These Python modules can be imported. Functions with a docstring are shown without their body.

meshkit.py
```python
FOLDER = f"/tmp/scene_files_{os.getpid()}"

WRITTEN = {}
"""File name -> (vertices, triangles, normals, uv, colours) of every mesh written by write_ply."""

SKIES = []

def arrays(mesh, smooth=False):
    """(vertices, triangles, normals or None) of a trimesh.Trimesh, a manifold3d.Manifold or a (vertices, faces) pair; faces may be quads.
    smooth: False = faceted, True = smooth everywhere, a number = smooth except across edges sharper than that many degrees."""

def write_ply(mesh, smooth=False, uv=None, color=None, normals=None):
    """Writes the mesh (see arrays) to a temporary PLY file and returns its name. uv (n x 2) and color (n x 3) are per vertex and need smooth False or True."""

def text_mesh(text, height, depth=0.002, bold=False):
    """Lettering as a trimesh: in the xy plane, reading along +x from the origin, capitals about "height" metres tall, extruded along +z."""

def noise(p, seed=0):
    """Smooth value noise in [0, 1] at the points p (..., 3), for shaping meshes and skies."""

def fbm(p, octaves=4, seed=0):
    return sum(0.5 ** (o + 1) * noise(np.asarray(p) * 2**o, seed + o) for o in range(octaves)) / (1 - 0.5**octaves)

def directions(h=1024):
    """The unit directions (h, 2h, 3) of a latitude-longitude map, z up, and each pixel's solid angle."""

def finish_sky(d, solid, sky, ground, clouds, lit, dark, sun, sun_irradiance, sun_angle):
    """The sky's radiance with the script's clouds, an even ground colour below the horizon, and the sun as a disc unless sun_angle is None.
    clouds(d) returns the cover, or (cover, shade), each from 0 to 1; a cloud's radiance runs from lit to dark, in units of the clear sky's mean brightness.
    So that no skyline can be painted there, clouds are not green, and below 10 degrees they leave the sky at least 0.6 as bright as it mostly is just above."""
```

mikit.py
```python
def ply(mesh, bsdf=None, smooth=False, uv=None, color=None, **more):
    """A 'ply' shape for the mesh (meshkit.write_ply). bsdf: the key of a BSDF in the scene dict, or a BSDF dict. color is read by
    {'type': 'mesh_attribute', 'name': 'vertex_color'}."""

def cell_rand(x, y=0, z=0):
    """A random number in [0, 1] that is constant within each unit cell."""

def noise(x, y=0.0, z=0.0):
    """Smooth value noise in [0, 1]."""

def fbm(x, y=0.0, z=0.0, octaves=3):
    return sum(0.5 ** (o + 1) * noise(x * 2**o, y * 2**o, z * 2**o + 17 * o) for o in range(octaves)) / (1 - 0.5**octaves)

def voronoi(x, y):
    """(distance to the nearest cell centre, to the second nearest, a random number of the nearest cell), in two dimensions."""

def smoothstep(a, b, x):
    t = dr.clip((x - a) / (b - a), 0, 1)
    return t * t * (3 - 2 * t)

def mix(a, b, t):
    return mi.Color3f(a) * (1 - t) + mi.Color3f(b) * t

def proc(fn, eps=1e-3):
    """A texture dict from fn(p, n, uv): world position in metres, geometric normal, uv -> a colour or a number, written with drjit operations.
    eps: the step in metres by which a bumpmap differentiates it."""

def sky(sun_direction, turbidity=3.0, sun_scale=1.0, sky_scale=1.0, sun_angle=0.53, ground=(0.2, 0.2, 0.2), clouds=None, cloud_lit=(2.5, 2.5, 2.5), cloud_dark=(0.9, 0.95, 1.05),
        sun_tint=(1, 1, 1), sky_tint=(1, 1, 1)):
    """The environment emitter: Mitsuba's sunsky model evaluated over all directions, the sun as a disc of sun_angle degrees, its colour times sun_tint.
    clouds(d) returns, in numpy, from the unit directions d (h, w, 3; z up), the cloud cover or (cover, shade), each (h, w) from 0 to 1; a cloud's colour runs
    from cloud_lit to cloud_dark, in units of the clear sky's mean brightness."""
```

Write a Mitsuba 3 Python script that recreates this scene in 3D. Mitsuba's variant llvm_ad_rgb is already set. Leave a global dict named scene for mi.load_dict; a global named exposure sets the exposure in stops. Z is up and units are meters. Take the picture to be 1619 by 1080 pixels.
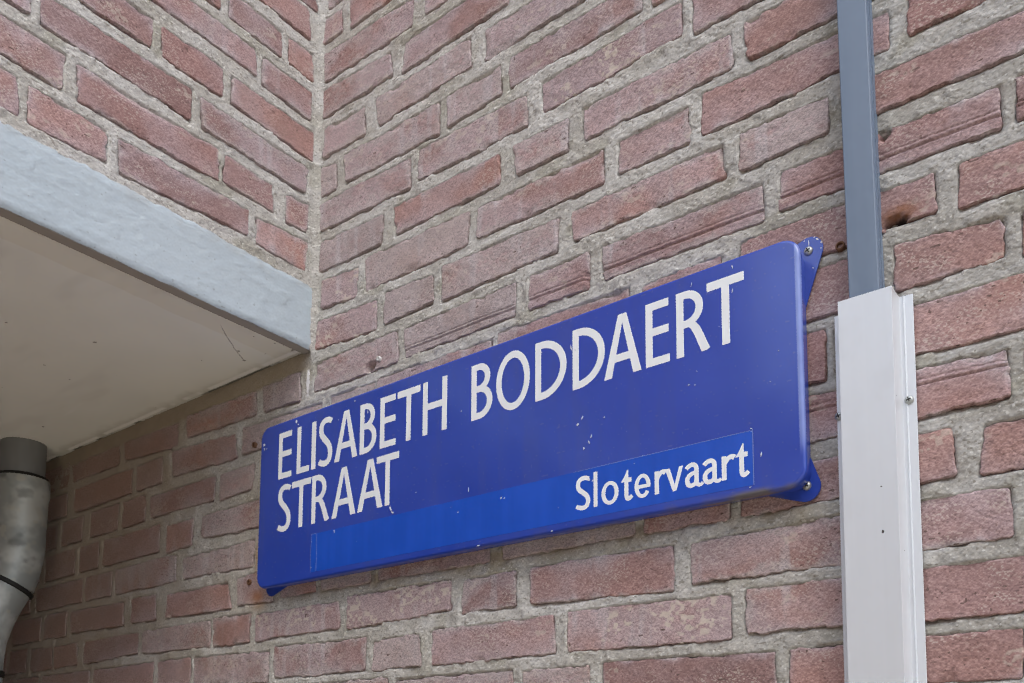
import math
import numpy as np, trimesh, mitsuba as mi, drjit as dr, mikit, meshkit
import shapely, shapely.geometry as sg, shapely.ops as so
from shapely import affinity

# ------------------------------------------------------------------ camera, sky, exposure
exposure = 2.95
scene, labels = {}, {}
T = mi.ScalarTransform4f
scene['camera'] = {
    'type': 'perspective', 'fov': 2 * math.degrees(math.atan(809.5 / 1426.58)), 'fov_axis': 'x',
    'principal_point_offset_x': -(811.78 - 809.5) / 1619.0, 'principal_point_offset_y': -(1068.27 - 540.0) / 1080.0,
    'near_clip': 0.02, 'far_clip': 500.0,
    'to_world': T().look_at(origin=(1.05689, -0.85849, -1.19479), target=(0.44723, -0.07237, -1.09314), up=(0.05939, -0.08257, 0.99481))}
scene['sky'] = mikit.sky((0.55, -0.45, 0.75), turbidity=4, sun_scale=0.12, sun_angle=30, ground=(0.24, 0.21, 0.18),
                         clouds=lambda d: np.ones(d.shape[:2]), cloud_lit=(2.1, 2.4, 2.85))

# ------------------------------------------------------------------ small helpers
def key_for(name):
    if name not in scene and name not in labels: return name
    k = 1
    while f'{name}_{k:03d}' in scene or f'{name}_{k:03d}' in labels: k += 1
    return f'{name}_{k:03d}'

def thing(name, label, cat, group=None, kind=None):
    k = key_for(name); labels[k] = {'label': label, 'category': cat}
    if group: labels[k]['group'] = group
    if kind: labels[k]['kind'] = kind
    return k

def add(parent, name, mesh, mat, smooth=False, uv=None, label=None, kind=None, **more):
    k = key_for(parent + '__' + name if parent else name)
    scene[k] = mikit.ply(mesh, mat, smooth=smooth, uv=uv, **more)
    if label or kind:
        labels.setdefault(k, {})
        if label: labels[k]['label'] = label
        if kind: labels[k]['kind'] = kind
    return k

def ns(p, f, seed=0, oct=1):
    """noise in -1..1 at points p (n,2)/(n,3), f cycles per metre"""
    p = np.asarray(p, float)
    if p.shape[-1] == 2: p = np.concatenate([p, np.full(p.shape[:-1] + (1,), 0.37 + seed * 3.1)], -1)
    q = p * f + 100.0
    return (meshkit.fbm(q, oct, seed) if oct > 1 else meshkit.noise(q, seed)) * 2 - 1

def cat(ms): return trimesh.util.concatenate(ms)

def box(x0, x1, y0, y1, z0, z1, r=0.0):
    m = trimesh.creation.box(extents=(x1 - x0, y1 - y0, z1 - z0))
    if r > 0:
        import manifold3d as m3
        s = m3.Manifold.sphere(r, 12)
        pts = [s.translate([x, y, z]) for x in (x0 + r, x1 - r) for y in (y0 + r, y1 - r) for z in (z0 + r, z1 - r)]
        h = m3.Manifold.batch_hull(pts).to_mesh()
        return trimesh.Trimesh(h.vert_properties[:, :3], h.tri_verts, process=False)
    m.apply_translation(((x0 + x1) / 2, (y0 + y1) / 2, (z0 + z1) / 2))
    return m

def grid_faces(nr, nc):
    i, j = np.meshgrid(np.arange(nr - 1), np.arange(nc - 1), indexing='ij')
    a = i * nc + j
    return np.stack([a, a + 1, a + nc + 1, a + nc], -1).reshape(-1, 4)

def tris(q): return np.vstack([q[:, [0, 1, 2]], q[:, [0, 2, 3]]])

MAIN = lambda a, b, q: np.stack([a, -q, b], -1)          # the sign's wall: a along x, b up, q out of the wall (-y)
SIDE = lambda a, b, q: np.stack([q, a, b], -1)           # the wall above the beam: a along y, b up, q out (+x)

def extr(poly, d, M, q0):
    """shapely polygon(s) in (a, b) -> solid from q0 to q0+d in front of the main wall"""
    out = []
    for g in getattr(poly, 'geoms', [poly]):
        if g.is_empty or g.area < 1e-9: continue
        m = trimesh.creation.extrude_polygon(g, d, engine='earcut')
        v = m.vertices
        out.append(trimesh.Trimesh(M(v[:, 0], v[:, 1], v[:, 2] + q0), m.faces, process=False))
    return cat(out)

# ------------------------------------------------------------------ materials
F = mi.Float
sm = mikit.smoothstep
def nz(p, f, o=0.0): return mikit.noise(p.x * f + o + 50, p.y * f + 50, p.z * f + 50)
def fb(p, f, o=0.0, octaves=3): return mikit.fbm(p.x * f + o + 50, p.y * f + 50, p.z * f + 50, octaves)
def blob(p, x, z, rx, rz): return dr.exp(-(dr.square((p.x - x) / rx) + dr.square((p.z - z) / rz)))

def brick_col(p, n, uv):
    r1, r2, crust = uv.x, dr.minimum(uv.y, 1.0), sm(1.2, 1.6, uv.y)      #                                   # each brick's own firing and bloom
    side = sm(0.02, 0.0, dr.abs(p.x)) * sm(-0.001, -0.03, p.y)
    big = fb(p, 9.0, 3.0)
    c = mikit.mix((0.345, 0.202, 0.180), (0.310, 0.208, 0.207), sm(0.25, 0.75, big * 0.6 + r1 * 0.4))
    c = mikit.mix(c, (0.265, 0.145, 0.13), sm(0.55, 0.95, r1) * 0.6)
    c = c * (0.87 + 0.26 * (r1 * 7.31 - dr.floor(r1 * 7.31)))
    c = mikit.mix(c, (0.43, 0.225, 0.165), sm(0.56, 0.74, fb(p, 17.0, 11.0)) * sm(0.60, 0.05, r1) * 0.14)
    c = mikit.mix(c, (0.44, 0.21, 0.155), sm(-0.1, -0.9, r1) * sm(0.35, 0.6, fb(p, 12.0, 61.0)) * 0.5)
    # lime bloom: thin greyish-mauve veil in clouds, and vertical wash marks
    veil = sm(0.38, 0.72, fb(p, 16.0, 23.0, 4) * 0.75 + r2 * 0.32)
    c = mikit.mix(c, (0.405, 0.338, 0.362), veil * (0.25 + 0.5 * dr.minimum(r2, 0.75)))
    c = mikit.mix(c, (0.41, 0.385, 0.37), sm(0.70, 1.0, r2 + (nz(p, 210.0, 15.0) - 0.5) * 0.35) * (1 - crust) * 0.38)      # mortar film left along the arrises
    drip = sm(0.60, 0.78, mikit.fbm(p.x * 75 + 50, p.y * 75 + 50, p.z * 7 + 50, 3))
    c = mikit.mix(c, (0.46, 0.43, 0.45), drip * 0.42 * sm(0.3, 0.8, r2))
    # sandy skin: pale and dark grains
    g = nz(p, 460.0) * 0.50 + nz(p, 850.0, 7.0) * 0.50
    c = c * (0.44 + 1.12 * g)
    c = c * (0.90 + 0.20 * fb(p, 30.0, 17.0))
    patch = sm(0.50, 0.70, fb(p, 26.0, 41.0))
    c = mikit.mix(c, (0.44, 0.39, 0.35), sm(0.54, 0.70, g) * (0.12 + 0.55 * patch))
    lime = sm(0.67 - 0.16 * crust, 0.74 - 0.12 * crust, fb(p, 30.0, 71.0, 4)) * sm(0.50, 0.62, fb(p, 170.0, 5.0, 2))
    c = mikit.mix(c, (0.55, 0.49, 0.42), lime * (0.38 + 0.30 * crust))
    pit = sm(0.86, 0.90, nz(p, 260.0, 77.0)) * sm(0.45, 0.7, nz(p, 40.0, 9.0))
    c = mikit.mix(c, (0.10, 0.065, 0.055), pit * 0.75)
    left_brown = sm(-0.10, -0.62, p.x + (big - 0.5) * 0.25 - (p.z + 0.8) * 0.35) * sm(-0.05, 0.0, p.y) * sm(-0.54, -0.57, p.z)
    c = mikit.mix(c, (0.235, 0.170, 0.125), left_brown * 0.6)  # bricks turn browner towards the left, below ceiling level
    # stains that belong to the wall: rust at the old fixing, run marks under the sign's corner
    rust = blob(p, 0.8510, -0.6730, 0.017, 0.010) * sm(-0.05, 0.0, p.y)
    c = mikit.mix(c, (0.21, 0.085, 0.035), dr.minimum(rust * 1.3, 1) * (0.45 + 0.45 * nz(p, 260.0)))
    c = mikit.mix(c, (0.03, 0.02, 0.018), sm(0.35, 0.75, blob(p, 0.8475, -0.6800, 0.013, 0.0060) * sm(-0.05, 0.0, p.y)))  # darkness inside the broken hole, painted over the modelled dent
    r3 = blob(p, -0.1265, -0.865, 0.004, 0.03) + blob(p, -0.117, -0.93, 0.016, 0.012)
    c = mikit.mix(c, (0.33, 0.14, 0.05), dr.minimum(r3, 1) * 0.7)
    return mi.Color3f(c)

def mortar_col(p, n, uv):
    a = fb(p, 14.0, 2.0)
    c = mikit.mix((0.400, 0.383, 0.352), (0.462, 0.450, 0.430), sm(0.3, 0.7, a))
    c = mikit.mix(c, (0.33, 0.315, 0.265), sm(0.58, 0.80, fb(p, 22.0, 31.0)) * 0.7)
    g = nz(p, 400.0, 1.0) * 0.45 + nz(p, 780.0, 5.0) * 0.35 + nz(p, 160.0, 9.0) * 0.20
    c = c * (0.55 + 0.90 * g)
    c = mikit.mix(c, (0.24, 0.22, 0.19), sm(0.74, 0.84, nz(p, 330.0, 13.0)) * 0.75)
    c = mikit.mix(c, (0.68, 0.67, 0.64), sm(0.74, 0.84, nz(p, 380.0, 19.0)) * 0.6)
    old = sm(0.55, 0.85, p.x + (a - 0.5) * 0.3)
    c = c * (1 - 0.15 * old)                      # the right-hand part was never repointed
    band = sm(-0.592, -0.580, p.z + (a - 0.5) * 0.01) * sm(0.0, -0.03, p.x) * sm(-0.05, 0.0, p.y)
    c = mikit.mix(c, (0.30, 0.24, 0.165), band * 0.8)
    left_brown = sm(-0.10, -0.62, p.x + (a - 0.5) * 0.25 - (p.z + 0.8) * 0.35) * sm(-0.05, 0.0, p.y) * sm(-0.54, -0.57, p.z)
    c = mikit.mix(c, (0.285, 0.230, 0.172), left_brown * 0.8)      # browner and darker towards the left, below ceiling level
    w = blob(p, -0.010, -0.605, 0.0045, 0.022) * sm(-0.05, 0.0, p.y)
    c = mikit.mix(c, (0.78, 0.78, 0.80), sm(0.3, 0.6, w + (fb(p, 200.0, 3.0) - 0.5) * 0.5))
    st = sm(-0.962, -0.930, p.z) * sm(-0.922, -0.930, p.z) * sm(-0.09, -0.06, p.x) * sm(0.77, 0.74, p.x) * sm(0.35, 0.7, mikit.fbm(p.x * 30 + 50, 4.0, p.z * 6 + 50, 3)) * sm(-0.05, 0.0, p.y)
    c = mikit.mix(c, (0.25, 0.20, 0.13), st * 0.7)  # brown runs, with some of the shade under the sign painted in
    r3 = blob(p, -0.124, -0.865, 0.004, 0.03) + blob(p, -0.115, -0.94, 0.02, 0.012)
    c = mikit.mix(c, (0.36, 0.20, 0.09), dr.minimum(r3, 1) * 0.55)
    return mi.Color3f(c)

def rough(name, col, r=0.9, spec=0.25, bump=None, scale=1.0, eps=1e-3, **more):
    b = {'type': 'principled', 'base_color': col if isinstance(col, dict) else {'type': 'rgb', 'value': col}, 'roughness': r, 'specular': spec, **more}
    if bump is not None:
        b = {'type': 'bumpmap', 'nested': b, 'arbitrary': mikit.proc(bump, eps), 'scale': scale}
    scene[name] = {'type': 'twosided', 'nested': b}

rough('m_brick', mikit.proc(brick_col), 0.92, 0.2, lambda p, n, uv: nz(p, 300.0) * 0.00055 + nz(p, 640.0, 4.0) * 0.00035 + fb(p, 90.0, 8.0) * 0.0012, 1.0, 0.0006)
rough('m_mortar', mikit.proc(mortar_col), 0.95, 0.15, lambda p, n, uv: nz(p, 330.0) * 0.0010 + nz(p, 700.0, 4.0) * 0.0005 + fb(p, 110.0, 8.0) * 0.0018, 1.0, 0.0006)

def enamel_col(p, n, uv):
    a = fb(p, 7.0, 4.0)
    c = mikit.mix((0.018, 0.052, 0.36), (0.026, 0.062, 0.385), sm(0.3, 0.7, a))
    streak = sm(0.50, 0.80, mikit.fbm(p.x * 55 + 50, 3.0, p.z * 6 + 50, 3))
    c = mikit.mix(c, (0.05, 0.075, 0.30), streak * 0.30)                 # chalked, rain-washed enamel
    c = mikit.mix(c, (0.16, 0.17, 0.33), sm(0.90, 0.94, nz(p, 300.0)) * 0.25)
    pale_edge = sm(0.7595, 0.7610, p.x) * sm(-0.0255, -0.0268, p.y) * sm(-0.90, -0.87, p.z)
    c = mikit.mix(c, (0.19, 0.25, 0.56), pale_edge * (0.65 + 0.35 * nz(p, 90.0)))                 # paler strip along the right front edge
    under = sm(-0.918, -0.926, p.z) * sm(0.45, 0.75, fb(p, 28.0, 9.0)) * sm(0.3, 0.6, p.x)
    c = mikit.mix(c, (0.13, 0.115, 0.085), dr.minimum(under * 1.2, 1) * 0.85)   # grime and moss on the lower rim
    return mi.Color3f(c)
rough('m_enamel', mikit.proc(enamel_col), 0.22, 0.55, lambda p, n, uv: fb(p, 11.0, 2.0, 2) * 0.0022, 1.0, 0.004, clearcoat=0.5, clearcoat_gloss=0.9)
def foil_col(p, n, uv):
    s = mikit.fbm(p.x * 120 + 50, 2.0, p.z * 9 + 50, 3)
    c = mikit.mix((0.008, 0.072, 0.47), (0.012, 0.082, 0.52), sm(0.3, 0.7, s * 0.4 + fb(p, 14.0, 8.0) * 0.6))
    return mi.Color3f(c)
rough('m_foil', mikit.proc(foil_col), 0.33, 0.5)
rough('m_print', (0.78, 0.81, 0.84), 0.4, 0.45)
rough('m_foil_edge', (0.16, 0.21, 0.46), 0.4, 0.4)
rough('m_chip', (0.62, 0.64, 0.72), 0.6, 0.3)

def beam_col(p, n, uv):
    c = mikit.mix((0.41, 0.475, 0.52), (0.435, 0.50, 0.545), sm(0.3, 0.7, fb(p, 8.0, 1.0)))
    up = sm(-0.478, -0.457, p.z + (fb(p, 60.0, 6.0) - 0.5) * 0.03)
    c = mikit.mix(c, (0.34, 0.355, 0.35), up * 0.45 * sm(0.35, 0.7, fb(p, 35.0, 3.0)))
    c = mikit.mix(c, (0.19, 0.21, 0.22), sm(0.86, 0.91, nz(p, 210.0, 3.0)) * 0.35)
    c = c * (0.94 + 0.12 * nz(p, 420.0))
    return mi.Color3f(c)
rough('m_beam', mikit.proc(beam_col), 0.55, 0.4, lambda p, n, uv: mikit.fbm(p.x * 45 + 9, p.y * 22 + 9, p.z * 150 + 9, 3) * 0.0011 + sm(0.70, 0.80, nz(p, 85.0, 2.0)) * 0.0006 + nz(p, 260.0) * 0.0003, 1.0, 0.0015)
rough('m_drip', (0.34, 0.32, 0.28), 0.9, 0.2)
def soffit_col(p, n, uv):
    c = mikit.mix((0.83, 0.845, 0.785), (0.86, 0.875, 0.82), sm(0.3, 0.7, fb(p, 6.0, 1.0)))
    c = mikit.mix(c, (0.76, 0.74, 0.63), sm(-0.075, -0.070, p.x + (fb(p, 20.0, 7.0) - 0.5) * 0.012) * 0.5)     # cream strip along the edge
    wob = 0.004 * (fb(p, 60.0, 2.0) - 0.5)
    ln = dr.abs(p.x + 0.0566 + 0.7616 * (p.y + 0.1216) - 1.6 * (p.y + 0.1216) * (p.y + 0.0394) + wob)
    crack = sm(0.0015, 0.0002, ln) * sm(-0.135, -0.118, p.y) * sm(-0.038, -0.044, p.y)
    c = mikit.mix(c, (0.13, 0.12, 0.10), crack * 0.65)
    for bx, by, br in ((-.2468, -.2145, .0028), (-.3876, -.2242, .0022), (-.4098, -.1728, .0022), (-.6604, -.1001, .0025), (-.2898, -.3234, .0020), (-.1192, -.0394, .0030), (-.0990, -.0640, .0022), (-.030, -.0130, .0060), (-.012, -.0250, .0045)):
        d2 = dr.square((p.x - bx) / br) + dr.square((p.y - by) / br) + (nz(p, 300.0) - 0.5)
        c = mikit.mix(c, (0.15, 0.13, 0.10), sm(1.2, 0.4, d2) * 0.75)
    ridge = sm(0.004, 0.001, dr.abs(p.y + 0.10 + 0.10 * (fb(p, 5.0, 31.0) - 0.5) + (p.x + 0.55) * 0.10)) * sm(-0.50, -0.56, p.x) * sm(0.45, 0.6, fb(p, 16.0, 12.0))
    c = mikit.mix(c, (0.92, 0.92, 0.88), ridge * 0.6)
    c = mikit.mix(c, (0.42, 0.40, 0.36), sm(0.62, 0.80, mikit.fbm(p.x * 7 + 20, p.y * 22 + 20, 3.0, 3)) * 0.10)
    c = mikit.mix(c, (0.17, 0.15, 0.12), sm(0.90, 0.93, nz(p, 150.0, 4.0)) * 0.7)
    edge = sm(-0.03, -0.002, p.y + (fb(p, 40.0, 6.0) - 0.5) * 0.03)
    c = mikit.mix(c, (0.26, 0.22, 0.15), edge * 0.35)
    wl = sm(-0.016, -0.011, p.y) * sm(-0.004, -0.007, p.y) * sm(0.48, 0.58, mikit.fbm(p.x * 13 + 7, 8.0, 3.0, 3))
    c = mikit.mix(c, (0.93, 0.93, 0.90), wl * 0.8)
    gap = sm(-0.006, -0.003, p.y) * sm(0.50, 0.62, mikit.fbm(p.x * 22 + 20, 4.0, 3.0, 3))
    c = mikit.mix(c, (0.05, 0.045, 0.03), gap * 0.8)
    return mi.Color3f(c)
rough('m_soffit', mikit.proc(soffit_col), 0.8, 0.25, lambda p, n, uv: fb(p, 18.0, 2.0) * 0.002 + fb(p, 5.0, 6.0, 2) * 0.006, 1.0, 0.003)

def zinc_col(p, n, uv):
    c = mikit.mix((0.33, 0.355, 0.34), (0.52, 0.54, 0.51), sm(0.35, 0.7, fb(p, 24.0, 1.0, 4)))
    c = mikit.mix(c, (0.48, 0.47, 0.40), sm(0.60, 0.76, fb(p, 50.0, 12.0)) * 0.55)
    c = mikit.mix(c, (0.10, 0.105, 0.095), sm(0.58, 0.78, fb(p, 30.0, 31.0)) * 0.6)
    return mi.Color3f(c)
rough('m_zinc', mikit.proc(zinc_col), 0.5, 0.5, lambda p, n, uv: fb(p, 40.0, 2.0) * 0.001, 1.0, 0.002, metallic=0.3)
rough('m_pvc', (0.19, 0.195, 0.19), 0.5, 0.4)
rough('m_rubber', (0.02, 0.02, 0.018), 0.6, 0.3)
def trunk_col(p, n, uv):
    c = mikit.mix((0.135, 0.180, 0.255), (0.150, 0.195, 0.27), sm(0.3, 0.7, mikit.fbm(p.x * 90 + 9, p.y * 90 + 9, p.z * 5 + 9, 3)))
    return mi.Color3f(c)
rough('m_trunk', mikit.proc(trunk_col), 0.42, 0.45)
def alu_col(p, n, uv):
    c = mikit.mix((0.618, 0.642, 0.675), (0.636, 0.660, 0.694), mikit.fbm(p.x * 260 + 9, p.y * 260 + 9, p.z * 3 + 9, 2))
    c = mikit.mix(c, (0.50, 0.50, 0.51), sm(0.60, 0.80, mikit.fbm(p.x * 60 + 9, p.y * 60 + 9, p.z * 25 + 9, 4)) * 0.12)
    c = mikit.mix(c, (0.08, 0.08, 0.08), sm(0.95, 0.965, nz(p, 120.0, 8.0)))
    return mi.Color3f(c)
rough('m_alu', mikit.proc(alu_col), 0.38, 0.5, metallic=0.25)
rough('m_screw', (0.42, 0.44, 0.43), 0.35, 0.5, metallic=0.6)
rough('m_slot', (0.03, 0.03, 0.03), 0.8, 0.2)
rough('m_plug', (0.62, 0.62, 0.60), 0.6, 0.3)
rough('m_rust', (0.16, 0.085, 0.05), 0.85, 0.2)
rough('m_unseen_end', (0.06, 0.05, 0.045), 0.5, 0.3)
rough('m_ground', mikit.proc(lambda p, n, uv: mikit.mix((0.35, 0.295, 0.22), (0.43, 0.37, 0.28), fb(p, 3.0, 1.0))), 0.95, 0.2)

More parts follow.
